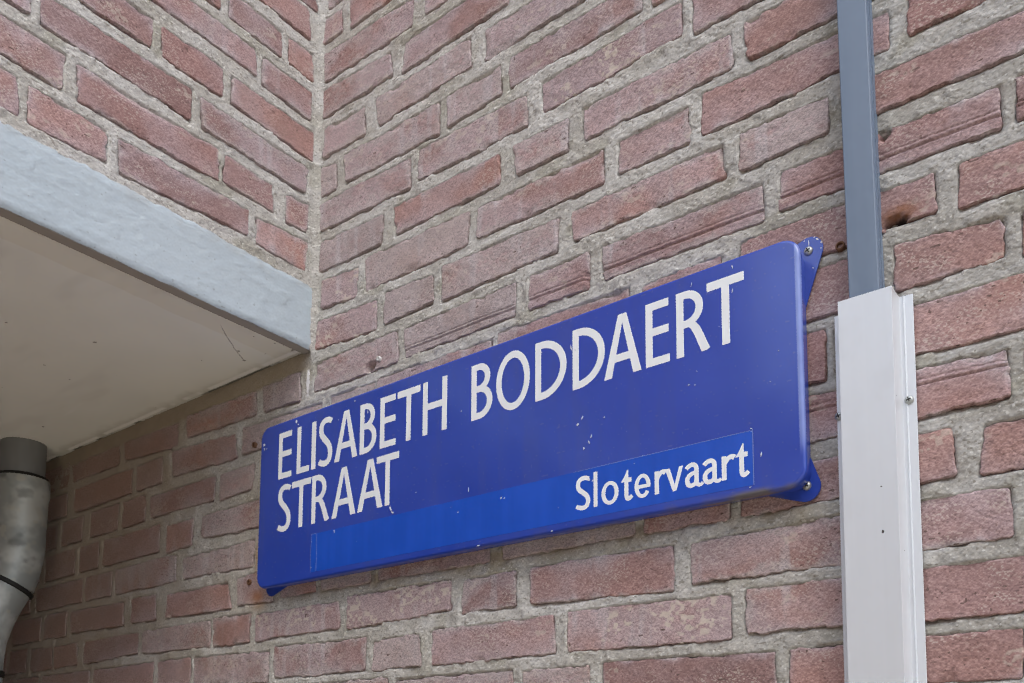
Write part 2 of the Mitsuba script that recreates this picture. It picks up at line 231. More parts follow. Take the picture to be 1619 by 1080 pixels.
# ------------------------------------------------------------------ brick table: course, then TL, TR, BR, BL as (a, z) in millimetres on the wall
MAINB = [
    [1, 4, -13, 46, -15, 50, -54, 3, -55],
    [1, 66, -11, 161, -11, 161, -59, 66, -59],
    [2, 6, -74, 204, -83, 203, -128, 8, -120],
    [2, 228, -74, 423, -74, 423, -124, 228, -124],
    [3, 3, -135, 156, -146, 162, -186, 3, -182],
    [3, 187, -146, 379, -146, 379, -191, 182, -191],
    [4, 13, -202, 103, -208, 107, -251, 13, -252],
    [4, 128, -207, 313, -206, 315, -249, 133, -250],
    [4, 338, -209, 534, -209, 534, -252, 339, -252],
    [5, -3, -264, 42, -270, 43, -313, 4, -312],
    [5, 59, -267, 256, -273, 256, -320, 66, -312],
    [5, 269, -271, 365, -273, 367, -313, 273, -317],
    [5, 380, -271, 578, -273, 579, -310, 380, -313],
    [5, 591, -273, 786, -273, 786, -313, 591, -313],
    [6, 6, -325, 202, -332, 202, -377, 9, -370],
    [6, 220, -328, 408, -336, 411, -379, 220, -374],
    [6, 433, -333, 628, -329, 629, -369, 434, -373],
    [6, 644, -327, 839, -327, 839, -377, 644, -377],
    [7, 11, -389, 149, -397, 145, -440, 8, -437],
    [7, 171, -394, 365, -399, 365, -439, 174, -437],
    [7, 387, -398, 474, -399, 472, -440, 393, -440],
    [7, 495, -397, 686, -399, 688, -439, 496, -438],
    [7, 702, -396, 898, -396, 898, -440, 705, -440],
    [8, 16, -453, 97, -459, 95, -503, 17, -497],
    [8, 113, -452, 314, -458, 310, -503, 116, -502],
    [8, 328, -459, 523, -461, 524, -504, 326, -500],
    [8, 544, -460, 636, -460, 636, -501, 543, -502],
    [8, 651, -454, 849, -461, 848, -500, 651, -502],
    [8, 866, -453, 1061, -453, 1061, -496, 866, -496],
    [9, 10, -517, 137, -523, 138, -567, 3, -559],
    [9, 157, -519, 247, -523, 250, -563, 155, -565],
    [9, 264, -519, 458, -523, 456, -565, 265, -566],
    [9, 478, -523, 674, -523, 677, -561, 480, -561],
    [9, 693, -520, 789, -523, 788, -561, 694, -563],
    [9, 803, -523, 998, -523, 998, -561, 803, -561],
    [10, -746, -585, -564, -585, -561, -621, -739, -622],
    [10, -546, -583, -364, -586, -361, -630, -540, -618],
    [10, -339, -583, -142, -586, -138, -627, -332, -623],
    [10, -124, -585, -29, -586, -27, -631, -118, -629],
    [10, 4, -582, 180, -582, 185, -630, 7, -627],
    [10, 195, -585, 393, -585, 391, -627, 198, -627],
    [10, 413, -583, 503, -583, 503, -628, 412, -626],
    [10, 520, -584, 718, -586, 719, -626, 523, -625],
    [10, 738, -582, 939, -586, 939, -625, 735, -622],
    [10, 953, -584, 1147, -584, 1147, -624, 951, -624],
    [11, -945, -640, -761, -640, -761, -687, -945, -687],
    [11, -729, -640, -514, -640, -514, -687, -729, -687],
    [11, -496, -640, -409, -640, -409, -687, -496, -687],
    [11, -383, -635, -191, -648, -187, -689, -377, -682],
    [11, -174, -642, 25, -649, 25, -687, -174, -687],
    [11, 44, -645, 137, -647, 137, -687, 44, -687],
    [11, 144, -645, 353, -648, 353, -687, 144, -687],
    [11, 364, -643, 556, -646, 556, -687, 364, -687],
    [11, 575, -649, 670, -649, 670, -687, 575, -687],
    [11, 691, -642, 883, -644, 883, -683, 688, -687],
    [11, 903, -645, 1097, -645, 1097, -687, 901, -687],
    [12, -967, -700, -796, -700, -796, -749, -967, -749],
    [12, -778, -700, -692, -700, -692, -749, -778, -749],
    [12, -660, -700, -556, -700, -556, -749, -660, -749],
    [12, -542, -700, -461, -700, -461, -749, -542, -749],
    [12, -447, -708, -246, -708, -247, -749, -442, -747],
    [12, -233, -709, -138, -709, -143, -750, -229, -752],
    [12, -117, -700, 98, -700, 98, -749, -117, -749],
    [12, 111, -700, 200, -700, 200, -749, 111, -749],
    [12, 218, -700, 408, -700, 408, -749, 218, -749],
    [12, 425, -700, 593, -700, 593, -749, 425, -749],
    [12, 609, -700, 690, -700, 690, -749, 609, -749],
    [12, 703, -700, 831, -700, 831, -749, 703, -749],
    [12, 845, -702, 937, -709, 936, -745, 845, -747],
    [12, 951, -709, 1146, -709, 1146, -749, 951, -749],
    [13, -989, -763, -866, -763, -866, -814, -989, -814],
    [13, -843, -763, -716, -763, -716, -814, -843, -814],
    [13, -698, -763, -624, -763, -624, -814, -698, -814],
    [13, -608, -763, -410, -763, -410, -814, -608, -814],
    [13, -387, -772, -303, -772, -307, -816, -387, -820],
    [13, -282, -772, -119, -771, -117, -817, -276, -810],
    [13, -99, -763, 16, -763, 16, -814, -99, -814],
    [13, 35, -763, 237, -763, 237, -814, 35, -814],
    [13, 252, -763, 437, -763, 437, -814, 252, -814],
    [13, 451, -763, 543, -763, 543, -814, 451, -814],
    [13, 558, -763, 719, -763, 719, -814, 558, -814],
    [13, 733, -763, 777, -763, 777, -814, 733, -814],
    [13, 787, -766, 953, -766, 952, -815, 786, -812],
    [14, -1011, -828, -898, -828, -898, -874, -1011, -874],
    [14, -872, -828, -679, -828, -679, -874, -872, -874],
    [14, -669, -828, -569, -828, -569, -874, -669, -874],
    [14, -555, -828, -353, -828, -353, -874, -555, -874],
    [14, -332, -837, -132, -835, -133, -878, -328, -873],
    [14, -115, -828, -25, -828, -25, -874, -115, -874],
    [14, -10, -828, 178, -828, 178, -874, -10, -874],
    [14, 195, -828, 294, -828, 294, -874, 195, -874],
    [14, 311, -828, 491, -828, 491, -874, 311, -874],
    [14, 507, -828, 673, -828, 673, -874, 507, -874],
    [14, 686, -828, 741, -828, 741, -874, 686, -874],
    [14, 753, -828, 933, -830, 935, -873, 753, -875],
    [14, 948, -828, 1143, -828, 1143, -874, 948, -874],
    [15, -972, -888, -845, -888, -845, -937, -972, -937],
    [15, -829, -888, -736, -888, -736, -937, -829, -937],
    [15, -720, -890, -522, -893, -518, -936, -715, -933],
    [15, -496, -890, -414, -891, -410, -936, -492, -934],
    [15, -379, -895, -199, -897, -188, -940, -378, -937],
    [15, -174, -893, -84, -889, -79, -940, -171, -937],
    [15, -62, -888, 18, -888, 18, -937, -62, -937],
    [15, 33, -888, 137, -888, 137, -937, 33, -937],
    [15, 152, -888, 354, -888, 354, -937, 152, -937],
    [15, 374, -888, 560, -888, 560, -937, 374, -937],
    [15, 573, -888, 674, -888, 674, -937, 573, -937],
    [15, 688, -897, 792, -896, 791, -937, 687, -937],
    [15, 811, -893, 887, -890, 888, -934, 809, -937],
    [15, 914, -894, 1105, -894, 1105, -938, 907, -938],
    [16, -1088, -951, -994, -951, -994, -999, -1088, -999],
    [16, -979, -951, -902, -951, -902, -999, -979, -999],
    [16, -885, -953, -791, -955, -786, -999, -879, -1000],
    [16, -780, -956, -688, -954, -683, -998, -778, -1000],
    [16, -663, -955, -467, -954, -466, -992, -659, -999],
    [16, -448, -954, -245, -955, -242, -998, -449, -994],
    [16, -236, -952, -135, -954, -138, -999, -233, -999],
    [16, -121, -958, 71, -957, 76, -996, -122, -998],
    [16, 92, -954, 287, -954, 288, -992, 90, -1000],
    [16, 310, -957, 394, -955, 394, -999, 305, -1000],
    [16, 416, -955, 608, -955, 609, -1003, 418, -1000],
    [16, 628, -957, 828, -952, 826, -1001, 628, -1000],
    [16, 845, -952, 931, -953, 932, -996, 843, -999],
    [16, 946, -953, 1141, -953, 1141, -999, 946, -999],
    [17, -1048, -1013, -956, -1013, -956, -1061, -1048, -1061],
    [17, -938, -1013, -841, -1013, -841, -1061, -938, -1061],
    [17, -825, -1013, -633, -1013, -633, -1061, -825, -1061],
    [17, -619, -1013, -412, -1013, -412, -1061, -619, -1061],
    [17, -396, -1013, -297, -1013, -297, -1061, -396, -1061],
    [17, -288, -1013, -87, -1018, -87, -1064, -284, -1063],
    [17, -74, -1012, 129, -1016, 130, -1060, -73, -1060],
    [17, 144, -1022, 233, -1019, 239, -1062, 146, -1062],
    [17, 256, -1016, 450, -1017, 453, -1061, 256, -1062],
    [17, 470, -1014, 672, -1017, 672, -1063, 470, -1061],
    [17, 689, -1014, 791, -1014, 790, -1059, 690, -1059],
    [17, 806, -1014, 967, -1015, 965, -1060, 804, -1064],
    [18, -1103, -1074, -918, -1074, -918, -1123, -1103, -1123],
    [18, -890, -1074, -605, -1074, -605, -1123, -890, -1123],
    [18, -582, -1074, -430, -1074, -430, -1123, -582, -1123],
    [18, -409, -1074, -204, -1074, -204, -1123, -409, -1123],
    [18, -187, -1074, 0, -1074, 0, -1123, -187, -1123],
    [18, 14, -1074, 175, -1074, 175, -1123, 14, -1123],
    [18, 190, -1078, 390, -1078, 390, -1123, 190, -1123],
    [18, 405, -1080, 501, -1079, 501, -1123, 405, -1123],
    [18, 517, -1077, 719, -1079, 719, -1123, 517, -1123],
    [18, 732, -1079, 832, -1076, 832, -1123, 732, -1123],
    [18, 844, -1076, 934, -1076, 933, -1118, 844, -1119],
    [18, 946, -1077, 1141, -1077, 1141, -1123, 946, -1123],
    [19, 694, -1128, 875, -1128, 875, -1185, 694, -1185],
    [19, 888, -1128, 966, -1128, 966, -1185, 888, -1185],
    [0, 14, 52, 196, 50, 196, 4, 14, 4],
    [0, 212, 51, 410, 51, 410, 4, 212, 4]]
SIDEB = [
    [0, -211, 42, -29, 42, -3, -1, -211, -1],
    [1, -218, -12, -25, -12, -22, -58, -218, -58],
    [2, -276, -77, -182, -77, -181, -121, -276, -121],
    [2, -169, -80, -76, -83, -76, -123, -167, -121],
    [2, -63, -83, -14, -78, -13, -124, -61, -122],
    [3, -315, -143, -121, -143, -119, -181, -315, -181],
    [3, -107, -146, -18, -146, -16, -192, -108, -187],
    [4, -476, -208, -280, -208, -282, -249, -476, -249],
    [4, -268, -209, -175, -207, -173, -249, -266, -251],
    [4, -159, -209, -10, -209, -11, -256, -159, -249],
    [5, -630, -273, -435, -273, -434, -309, -630, -309],
    [5, -423, -273, -220, -269, -220, -314, -421, -311],
    [5, -205, -272, -18, -273, -22, -317, -204, -314],
    [6, -586, -332, -390, -332, -393, -379, -586, -379],
    [6, -375, -335, -175, -332, -174, -378, -374, -380],
    [6, -166, -333, -85, -336, -79, -375, -167, -374],
    [6, -58, -336, -15, -330, -17, -377, -57, -379],
    [7, -537, -396, -443, -396, -441, -443, -537, -443],
    [7, -430, -399, -334, -399, -333, -439, -429, -443],
    [7, -320, -399, -124, -395, -125, -433, -317, -444],
    [7, -110, -398, -17, -393, -20, -440, -109, -438]]
ZC = [0.1897, 0.1272, 0.0647, 0.0022, -0.0603, -0.1233, -0.1867, -0.2508, -0.3131, -0.3769, -0.4395, -0.5004, -0.563, -0.6264, -0.6869, -0.7493, -0.8143, -0.8745, -0.9373, -0.9991, -1.0609, -1.1231, -1.1853, -1.2475, -1.3097]
def zc(c): return ZC[c + 3] if -3 <= c <= 21 else (ZC[0] - (c + 3) * 0.0625 if c < -3 else ZC[-1] - (c - 21) * 0.0622)

DENTS = [(0.1289, -0.6222, 0.011, 0.0075, 0.010), (0.8475, -0.6805, 0.011, 0.0060, 0.014), (0.8398, -0.5875, 0.005, 0.005, 0.010)]
GROOVE = {(10, 195): (0.010, 1), (10, 413): (0.012, 1), (10, 520): (0.012, 1), (10, 738): (0.013, 1), (14, 753): (0.031, 1), (10, 953): (0.012, 1)}

def steps(L, h, fine=(0.0, 0.0011, 0.0026, 0.005)):
    fine = [f for f in fine if f < L * 0.4]
    n = max(2, int(round((L - 2 * fine[-1]) / h)))
    return np.concatenate([fine[:-1], np.linspace(fine[-1], L - fine[-1], n + 1), L - np.array(fine[:-1])[::-1]])

def brick_mesh(row, M, seed, h=0.0034, groove=None):
    co = np.array(row[1:], float).reshape(4, 2) / 1000.0
    co = co + np.array([(-1, 1), (1, 1), (1, -1), (-1, -1)]) * 0.0004
    TL, TR, BR, BL = co
    rng = np.random.default_rng(seed)
    w = (np.linalg.norm(TR - TL) + np.linalg.norm(BR - BL)) / 2
    ht = (np.linalg.norm(TL - BL) + np.linalg.norm(TR - BR)) / 2
    us = steps(w, h)
    vs = steps(ht, h)
    if groove: vs = np.unique(np.concatenate([vs[np.abs(vs - groove[0] - .002) > .006], groove[0] + np.arange(-0.005, 0.0091, 0.0008)]))
    U, V = np.meshgrid(us, vs)                      # rows: v
    du, dv = np.minimum(U, w - U), np.minimum(V, ht - V)
    # round the corners (square -> disc inside the corner cell)
    rc = min(0.0040, w / 3, ht / 3)
    s, t = np.clip(1 - du / rc, 0, 1), np.clip(1 - dv / rc, 0, 1)
    k = 0.75
    s2, t2 = s * np.sqrt(1 - k * t * t / 2), t * np.sqrt(1 - k * s * s / 2)
    U2 = U + np.sign(w / 2 - U) * rc * (s - s2)
    V2 = V + np.sign(ht / 2 - V) * rc * (t - t2)
    fu, fv = (U2 / w)[..., None], (V2 / ht)[..., None]
    P = (BL * (1 - fu) + BR * fu) * (1 - fv) + (TL * (1 - fu) + TR * fu) * fv
    e = np.minimum(du, dv)
    fall = np.exp(-e / 0.006)[..., None]
    off = seed * 7.13
    P3 = np.concatenate([P, np.full(P.shape[:2] + (1,), off * 0.01)], -1)
    D = np.stack([ns(P3, 45, 1) * 0.0018 + ns(P3, 190, 2) * 0.0018, ns(P3, 38, 3) * 0.0020 + ns(P3, 190, 4) * 0.0020], -1)
    P = P + D * fall
    q = rng.uniform(-0.0004, 0.0010) + (U / w - 0.5) * rng.uniform(-0.0016, 0.0016) + (V / ht - 0.5) * rng.uniform(-0.0022, 0.0010)
    q = q + ns(P3, 28, 5) * 0.0010 + ns(P3, 110, 6) * 0.0006 + ns(P3, 300, 7) * 0.00045
    en = np.maximum(e + ns(P3, 90, 8) * 0.0012, 0)
    r = np.where((V < ht / 2) & (dv < du), 0.0006, 0.0011)
    q = q - np.where(en < r, r - np.sqrt(np.maximum(r * r - (r - en) ** 2, 0)), 0)
    chip = np.clip((ns(P3, 24, 9) * 0.6 + ns(P3, 80, 10) * 0.4 - 0.34) * 5, 0, 1) * np.clip(1 - e / 0.009, 0, 1)
    q = q - 0.0038 * chip
    if groove:
        g0, gs = groove
        wob = ns(P3, 15, 11) * 0.0006
        for gc, gd, gw in ((g0, rng.uniform(.0016, .0026), rng.uniform(.0009, .0013)), (g0 + rng.uniform(.0034, .0050), rng.uniform(.0006, .0018), rng.uniform(.0008, .0012))):
            q = q - gd * np.exp(-((V - gc - wob) / gw) ** 2)
        q = q - 0.0006 * (V < g0)
    if M is MAIN:
        for hx, hz, rx, rz, dp in DENTS:
            dd = ((P[..., 0] - hx) / rx) ** 2 + ((P[..., 1] - hz) / rz) ** 2 + ns(P3, 120, 12) * 0.5
            q = q - dp * np.clip(1.6 * (1 - dd), 0, 1)
    nr, nc = U.shape
    A, B, Q = P[..., 0].ravel(), P[..., 1].ravel(), q.ravel()
    idx = np.arange(nr * nc).reshape(nr, nc)
    loop = np.concatenate([idx[0, :], idx[1:, -1], idx[-1, -2::-1], idx[-2:0:-1, 0]])
    n0 = nr * nc
    A, B, Q = np.concatenate([A, A[loop]]), np.concatenate([B, B[loop]]), np.concatenate([Q, np.full(len(loop), -0.016)])
    m = len(loop)
    i = np.arange(m); j = (i + 1) % m
    sk = np.stack([loop[j], loop[i], n0 + i, n0 + j], -1)
    f = np.vstack([tris(grid_faces(nr, nc)), tris(sk)])
    ed = np.exp(-e / 0.0045) * np.clip(0.5 + 0.9 * ns(P3, 55, 13), 0, 1) + 0.5 * np.exp(-e / 0.012) * np.clip(ns(P3, 25, 14) * 2.0, 0, 1)
    ed = np.concatenate([ed.ravel(), ed.ravel()[loop]])
    return trimesh.Trimesh(M(A, B, Q), f, process=False), ed

def quad_mask(co, X, Z, x0, z0, st):
    """pixels (of the grid X, Z) inside the quad"""
    m = np.zeros(X.shape, bool)
    lo, hi = co.min(0), co.max(0)
    i0, i1 = max(0, int((lo[1] - z0) / st) - 1), int((hi[1] - z0) / st) + 2
    j0, j1 = max(0, int((lo[0] - x0) / st) - 1), int((hi[0] - x0) / st) + 2
    xs, zs = X[i0:i1, j0:j1], Z[i0:i1, j0:j1]
    ok = np.ones(xs.shape, bool)
    for k in range(4):
        a, b = co[k], co[(k + 1) % 4]
        ok &= (b[0] - a[0]) * (zs - a[1]) - (b[1] - a[1]) * (xs - a[0]) <= 0
    m[i0:i1, j0:j1] = ok
    return m

def mortar_mesh(rows, M, x0, x1, z0, z1, seed, st=0.0027, corner=None):
    from scipy import ndimage as nd
    xs, zs = np.arange(x0, x1 + st / 2, st), np.arange(z0, z1 + st / 2, st)
    X, Z = np.meshgrid(xs, zs)
    mask = np.zeros(X.shape, bool)
    for r in rows: mask |= quad_mask(np.array(r[1:], float).reshape(4, 2) / 1000, X, Z, x0, z0, st)
    # distance to the brick above and below, along each column
    big = 60
    up, dn = np.full(X.shape, big), np.full(X.shape, big)
    c = np.full(X.shape[1], big)
    for i in range(X.shape[0] - 1, -1, -1):
        c = np.where(mask[i], 0, np.minimum(c + 1, big)); up[i] = c
    c = np.full(X.shape[1], big)
    for i in range(X.shape[0]):
        c = np.where(mask[i], 0, np.minimum(c + 1, big)); dn[i] = c
    near = (up * st < 0.024) & (dn * st < 0.024)
    t = np.where(near, up / np.maximum(up + dn, 1), 0.75)
    dep = -(0.0008 * (1 - np.clip(t * 1.25, 0, 1)) ** 1.5 + 0.0006)
    # the same level runs on a little under the bricks, then drops
    ind = nd.distance_transform_edt(mask, return_distances=True, return_indices=True)
    dist, (ii, jj) = ind[0] * st, ind[1]
    dep = np.where(mask, dep[ii, jj], dep)
    dep = nd.gaussian_filter(dep, 0.8)
    P = np.stack([X, Z], -1)
    lump = ns(P, 36, seed) * 0.0008 + ns(P, 95, seed + 1) * 0.0007 + ns(P, 240, seed + 2) * 0.0009
    smear = np.clip((ns(P, 17, seed + 3) * 0.55 + ns(P, 70, seed + 4) * 0.45 - 0.22) * 4, 0, 1) * 0.0018
    dep = dep + lump + smear
    dep = dep - np.clip((dist - 0.0015) / 0.003, 0, 1) * 0.010 * mask
    # open cracks here and there right under a brick
    crack = (~mask) & (up <= 1) & (ns(P, 22, seed + 6) > -0.15)
    dep = dep - crack * 0.0026
    if corner is not None:
        d = np.abs(X - corner)
        dep = dep + 0.010 * np.clip(1 - d / 0.012, 0, 1) ** 2 * np.clip((Z + 0.575) / 0.02, 0, 1)
    nr, nc = X.shape
    return trimesh.Trimesh(M(X.ravel(), Z.ravel(), dep.ravel()), tris(grid_faces(nr, nc)), process=False)

def plain_bricks(M, a0, a1, c0, c1, skip, seed, h=0.0625):
    """bricks beyond the picture, joined: plain boxes in the same wild bond"""
    rng = np.random.default_rng(seed)
    ms = []
    for c in range(c0, c1 + 1):
        zb, zt = zc(c), zc(c - 1) - 0.0135
        x = (a0 if M is SIDE or c >= 10 else 0.014) - rng.uniform(0, 0.2)
        while x < a1:
            L = 0.195 if rng.random() < 0.6 else 0.092
            lo, hi = max(x, a0 if M is SIDE or c >= 10 else 0.014), min(x + L, a1)
            for s0, s1 in skip(c):
                if lo < s1 and hi > s0:
                    if lo < s0 - 0.03: hi = s0 - 0.012
                    elif hi > s1 + 0.03: lo = s1 + 0.012
                    else: lo = hi
            if hi - lo > 0.025:
                v = np.array([(a, b, q) for a in (lo, hi) for b in (zb, zt) for q in (-0.012, 0.0)])
                m = trimesh.convex.convex_hull(trimesh.Trimesh(M(v[:, 0], v[:, 1], v[:, 2]), [[0, 1, 2]], process=False).vertices)
                ms.append(m)
            x += L + 0.013
    return cat(ms)

def sheet(M, a0, a1, b0, b1, q):
    v = np.array([(a0, b0), (a1, b0), (a1, b1), (a0, b1)])
    return trimesh.Trimesh(M(v[:, 0], v[:, 1], np.full(4, q)), [[0, 1, 2], [0, 2, 3]], process=False)

SIGN = (-0.08, 0.766, -0.927, -0.672)
def build_wall(wall, rows, M, seed):
    for i, r in enumerate(rows):
        co = np.array(r[1:], float).reshape(4, 2) / 1000
        hid = M is MAIN and co[:, 0].min() > SIGN[0] + .03 and co[:, 0].max() < SIGN[1] - .05 and co[:, 1].max() < SIGN[3] - 0.01 and co[:, 1].min() > SIGN[2] + 0.03
        far = M is MAIN and co[:, 0].max() < -0.35
        g = GROOVE.get((r[0], int(r[1]))) if M is MAIN else None
        m, ed = brick_mesh(r, M, seed + i, 0.012 if hid else (0.007 if far else 0.0034), g)
        rng = np.random.default_rng(seed * 3 + i)
        cx, cz = co.mean(0)
        if M is MAIN:
            haze = 0.36 + 0.50 * np.clip(1 - abs(cx - 0.1) / 0.8, 0, 1) * (1 if cz > -0.62 else 0.85) - 0.25 * (cx > 0.75)
        else: haze = 0.22 + 0.25 * (cx > -0.12)
        tone = -1.0 if (M is SIDE and (r[0], r[1]) == (7, -110)) or (M is MAIN and (r[0], r[1]) in ((10, -339),)) else rng.random()
        hz_ = 1.8 if M is MAIN and (r[0], r[1]) in ((16, 92), (9, 10), (6, 433), (16, -121), (17, 470), (8, 16)) else np.clip(haze + rng.normal() * 0.18, 0, 1)
        uv = np.stack([np.full(len(ed), tone), np.full(len(ed), hz_) if hz_ > 1 else np.minimum(hz_ + 0.75 * ed, 1.1)], -1)
        add(wall, 'brick', m, 'm_brick', smooth=True, uv=uv)

# ------------------------------------------------------------------ the wall that carries the sign
wall = thing('brick_wall', 'weathered red brick wall with pale mortar joints carrying the blue street name sign', 'brick wall')
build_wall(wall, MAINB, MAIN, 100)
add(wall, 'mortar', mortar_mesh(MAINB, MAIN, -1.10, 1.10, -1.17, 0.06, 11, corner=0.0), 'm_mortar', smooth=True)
ext = {}
for r in MAINB:
    a = [r[1], r[3], r[5], r[7]]
    lo, hi = ext.get(r[0], (9e9, -9e9)); ext[r[0]] = (min(lo, *a), max(hi, *a))
add(wall, 'brickwork', plain_bricks(MAIN, -1.25, 2.4, -24, 46, lambda c: [(ext[c][0] / 1000, ext[c][1] / 1000)] if c in ext else [], 5), 'm_brick',
    uv=None, kind='stuff')
add(wall, 'mortar_bed', sheet(MAIN, -1.25, 2.4, -2.8, 1.6, -0.0125), 'm_mortar')
# ------------------------------------------------------------------ the wall above the beam
wall2 = thing('brick_wall', 'red brick wall above the pale grey beam, meeting the sign wall in a corner', 'brick wall')
build_wall(wall2, SIDEB, SIDE, 900)
add(wall2, 'mortar', mortar_mesh(SIDEB, SIDE, -0.72, 0.0, -0.462, 0.06, 31, corner=0.0), 'm_mortar', smooth=True)
ext2 = {}
for r in SIDEB:
    a = [r[1], r[3], r[5], r[7]]
    lo, hi = ext2.get(r[0], (9e9, -9e9)); ext2[r[0]] = (min(lo, *a), max(hi, *a))
add(wall2, 'brickwork', plain_bricks(SIDE, -1.7, -0.02, -24, 7, lambda c: [(ext2[c][0] / 1000, 0.0)] if c in ext2 else [], 6), 'm_brick', kind='stuff')
add(wall2, 'mortar_bed', sheet(SIDE, -1.7, 0.0, -0.46, 1.6, -0.0125), 'm_mortar')

# ------------------------------------------------------------------ painted beam and the ceiling behind it
beam = thing('concrete_beam', 'pale blue-grey painted concrete beam under the brick wall at the left', 'beam')
ya = np.concatenate([np.arange(-0.62, -0.001, 0.004), [-0.0035]])
ya = np.unique(np.concatenate([[-1.7, -1.2, -0.8], ya]))
pr = []                                              # profile of the front: (q, z) rows from top to bottom
zt = -0.4545
rowsz = np.concatenate([[zt, zt - 0.002, zt - 0.006], np.linspace(zt - 0.012, -0.553, 22), [-0.5570, -0.5590, -0.5600]])
Yg, Zg = np.meshgrid(ya, rowsz[::-1])
Pg = np.stack([Yg, Zg], -1)
Qg = 0.0015 + ns(Pg, 14, 51) * 0.0012 + ns(Pg, 60, 52) * 0.0005
topd = np.clip((Zg - (zt - 0.012)) / 0.012, 0, 1); botd = np.clip((-0.553 - Zg) / 0.007, 0, 1)
Qg = Qg - 0.0050 * topd ** 2 - 0.0035 * botd ** 2
Zg = Zg + topd * (ns(Pg, 40, 53) * 0.0030 + ns(Pg, 120, 54) * 0.0030 + ns(Pg, 240, 57) * 0.0016) + botd * (ns(Pg, 30, 55) * 0.0010 + ns(Pg, 110, 56) * 0.0012)
nr, nc = Yg.shape
front = trimesh.Trimesh(SIDE(Yg.ravel(), Zg.ravel(), Qg.ravel()), tris(grid_faces(nr, nc)), process=False)
add(beam, 'face', front, 'm_beam', smooth=True)
add(beam, 'core', box(-0.19, -0.0045, -1.7, -0.001, -0.5540, -0.4600), 'm_beam')
add(beam, 'drip_edge', box(-0.0200, -0.0030, -1.7, -0.0015, -0.5602, -0.5535), 'm_drip')
so_ = thing('ceiling_slab', 'cream painted underside of the overhang behind the beam', 'ceiling')
xs, ys = np.meshgrid(np.linspace(-1.25, -0.0195, 180), np.linspace(-1.7, -0.0005, 240))
Ps = np.stack([xs, ys], -1)
zs = -0.5560 + ns(Ps, 5, 61) * 0.0009 + ns(Ps, 30, 62) * 0.0004
nr, nc = xs.shape
add(so_, 'plaster', trimesh.Trimesh(np.stack([xs.ravel(), ys.ravel(), zs.ravel()], -1), tris(grid_faces(nr, nc))[:, ::-1], process=False), 'm_soffit', smooth=True)
add(so_, 'slab', box(-1.25, -0.1905, -1.7, -0.0005, -0.5490, -0.35), 'm_soffit')
add(wall, 'return', box(-1.45, -1.2505, -1.7, 0.1, -2.8, 1.6), 'm_unseen_end')  # unseen end wall, added dark to keep light out of the recess
add(wall2, 'unseen_porch_side', box(-1.25, -0.0005, -1.35, -1.15, -2.8, -0.5605), 'm_brick')  # unseen side wall, added to shade the space under the ceiling

# ------------------------------------------------------------------ the street sign
sign = thing('street_sign', 'blue enamel street name sign with white lettering screwed to the brick wall', 'street sign')
SX0, SX1, SZ0, SZ1, SD = -0.0835, 0.7662, -0.9275, -0.6735, 0.0300
def ring_mesh(x0, x1, z0, z1, rad, prof, n=14):
    """rounded rectangle swept through prof = [(inset, q)], front filled"""
    rings = []
    for ins, q in prof:
        r = max(rad - ins, 0.002)
        pts = []
        for cx, cz, a0 in ((x1 - ins - r, z1 - ins - r, 0), (x0 + ins + r, z1 - ins - r, 90), (x0 + ins + r, z0 + ins + r, 180), (x1 - ins - r, z0 + ins + r, 270)):
            for k in range(n + 1):
                a = math.radians(a0 + 90 * k / n); pts.append((cx + r * math.cos(a), cz + r * math.sin(a), q))
        rings.append(pts)
    R = np.array(rings); m = R.shape[1]
    V = R.reshape(-1, 3)
    f = []
    for k in range(len(prof) - 1):
        i = np.arange(m); j = (i + 1) % m
        f.append(np.stack([k * m + i, k * m + j, (k + 1) * m + j, (k + 1) * m + i], -1))
    f = tris(np.vstack(f))
    last = (len(prof) - 1) * m
    c = len(V); V = np.vstack([V, [[(x0 + x1) / 2, (z0 + z1) / 2, prof[-1][1]]]])
    i = np.arange(m); j = (i + 1) % m
    f = np.vstack([f, np.stack([last + i, last + j, np.full(m, c)], -1)])
    return trimesh.Trimesh(MAIN(V[:, 0], V[:, 1], V[:, 2]), f, process=False)
er = 0.0040
prof = [(0.009, 0.0035), (0.0052, 0.0036), (0.0044, 0.010), (0.0024, 0.018), (0.0008, SD - er)] + [(0.0008 + er * (1 - math.cos(a)), SD - er + er * math.sin(a)) for a in np.radians([15, 30, 45, 60, 75, 90])] + [(0.03, SD), (0.06, SD)]
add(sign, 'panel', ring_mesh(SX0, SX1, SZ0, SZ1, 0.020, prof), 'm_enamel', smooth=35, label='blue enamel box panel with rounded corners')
def ear(cx, cz, sx, sz):
    """flat lug at a corner of the box, drawn out along both sides"""
    lobe = sg.Point(cx, cz).buffer(0.0145)
    a = so.unary_union([lobe, sg.Point(cx - sx * 0.006, cz - sz * 0.058).buffer(0.001)]).convex_hull
    b = so.unary_union([lobe, sg.Point(cx - sx * 0.058, cz - sz * 0.006).buffer(0.001)]).convex_hull
    core = sg.box(min(cx, cx - sx * 0.04), min(cz, cz - sz * 0.04), max(cx, cx - sx * 0.04), max(cz, cz - sz * 0.04))
    return so.unary_union([a, b, core]).buffer(0.004).buffer(-0.004)
EARS = [(0.7654, -0.6802, 1, 1), (0.7557, -0.9204, 1, -1), (SX0 + 0.006, SZ0 + 0.009, -1, -1), (SX0 + 0.006, SZ1 - 0.007, -1, 1)]
ears = [add(sign, 'lug', extr(ear(*e), 0.0016, MAIN, 0.0024), 'm_enamel') for e in EARS]
